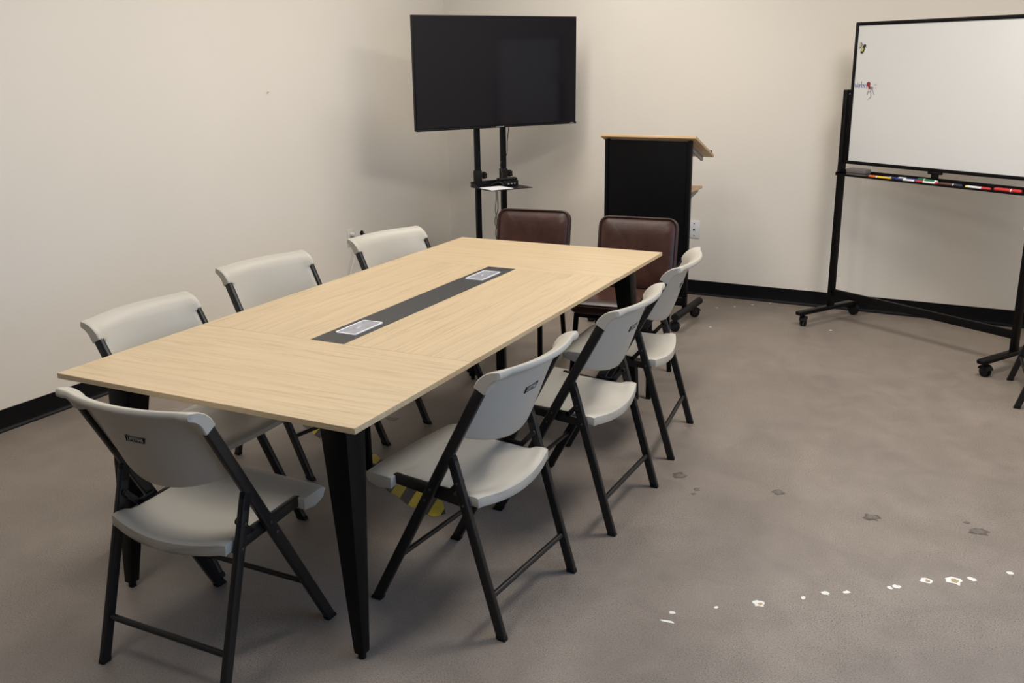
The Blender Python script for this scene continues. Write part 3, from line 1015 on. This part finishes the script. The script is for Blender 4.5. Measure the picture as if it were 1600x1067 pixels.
OR = ('pen_orange', (.75, .20, .06)); YE = ('pen_yellow', (.78, .50, .02)); NB = ('pen_navy', (.015, .03, .16)); WH = ('pen_white', (.75, .75, .74))
GR = ('pen_green', (.01, .16, .06)); RD = ('pen_red', (.52, .02, .02)); BR = ('pen_brown', (.09, .03, .025)); DB = ('pen_dark', (.02, .02, .05)); LY = ('pen_lemon', (.70, .66, .12))
marker(-.290, -.055, 0.0, OR, YE, YE, 'yellow marker with an orange cap, next to the eraser in the tray', length=.15)
marker(-.215, -.030, .05, NB, NB, OR, 'dark blue marker lying behind the yellow one in the tray')
marker(-.110, -.034, -.02, WH, NB, NB, 'blue marker at the back of the tray with a pale end ring', length=.14, r=.010)
marker(-.105, -.060, -.02, NB, WH, NB, 'blue capped marker with a white barrel at the front of the tray')
marker(.010, -.034, -.20, GR, GR, WH, 'green marker lying askew below the board clip', length=.145, r=.0095, lift=.006)
marker(.025, -.062, 0.0, RD, WH, RD, 'red capped marker with a white barrel in front of the green one')
marker(.165, -.050, PI - .03, DB, BR, BR, 'dark brown marker lying right of the board clip', length=.145, r=.009)
marker(.330, -.055, PI - .02, RD, WH, LY, 'white marker with a red cap and yellow end', length=.145)
marker(.495, -.050, PI - .03, RD, RD, RD, 'thick red marker at the right end of the tray', length=.15, r=.011)

# ---------------------------------------------------------------- wall fittings
PL = thing('wall_outlet', 'ivory electrical outlet on the left wall behind the far chair, with two plugs in it', 'outlet', (XL, 2.198, .476), 0)
MB().box((.003, 0, 0), (.006, .076, .120)).build('cover_plate', M['plate_warm'], PL, bevel=.002)
MB().cyl((.006, 0, .022), (.009, 0, .022), .017, 16).build('receptacle', M['plate_warm'], PL)
MB().cyl((.006, 0, -.022), (.009, 0, -.022), .017, 16).build('receptacle', M['plate_warm'], PL)
MB().cyl((XL + .0095, 2.20, .500), (XL + .040, 2.20, .498), .017, 16, .013).build('plug_tmp', M['cord_white'])
o = bpy.data.objects['plug_tmp']; o.name = 'power_plug'; tag(o, 'white round plug pushed into the upper socket of the left wall outlet', 'plug')
o = MB().box((XL + .022, 2.20, .4535), (.025, .026, .022)).build('power_plug', M['rubber'], None, bevel=.004)
tag(o, 'black plug pushed into the lower socket of the left wall outlet', 'plug')
cord('power_cable', [(XL + .036, 2.20, .449), (XL + .05, 2.19, .40), (XL + .048, 2.17, .34), (XL + .03, 2.13, .22), (XL + .03, 2.12, .10), (XL + .05, 2.16, .008), (XL + .15, 2.30, .006)], .004, M['cord_white'],
     'white cable hanging down the left wall from the outlet')
HO = thing('cable_grommet', 'small dark cable hole in the left wall just right of the outlet', 'cable outlet', (XL, 2.325, .490), 0)
MB().cyl((0, 0, 0), (.006, 0, 0), .017, 18).build('rim', M['rubber'], HO)
MB().tube([(.004, 0, 0), (.025, .002, -.004), (.034, .006, -.02), (.032, .012, -.06), (.03, .02, -.20), (.03, .03, -.484)], .004, 8).build('cable_tail', M['cord_dark'], HO)
P2 = thing('wall_plate', 'white wall plate with three dark holes on the back wall right of the lectern', 'wall plate', (-.055, YB, .469), 0)
MB().box((0, -.003, 0), (.080, .006, .122)).build('cover_plate', M['plate'], P2, bevel=.002)
for zz in (-.043, .043): MB().cyl((0, -.006, zz), (0, -.0072, zz), .004, 12).build('screw', M['bolt'], P2)
MB().cyl((0, -.006, 0), (0, -.012, 0), .006, 12).build('jack', M['rubber'], P2)
NA = MB()
NA.cyl((0, 0, 0), (.012, 0, .001), .0016, 8); NA.cyl((.012, 0, .001), (.0135, 0, .001), .004, 10); NA.cyl((0, 0, 0), (.0012, 0, 0), .008, 12)
o = NA.build('wall_nail', M['plate_warm']); o.location = (XL, 1.493, 1.478); tag(o, 'small nail left in the bare left wall', 'nail')
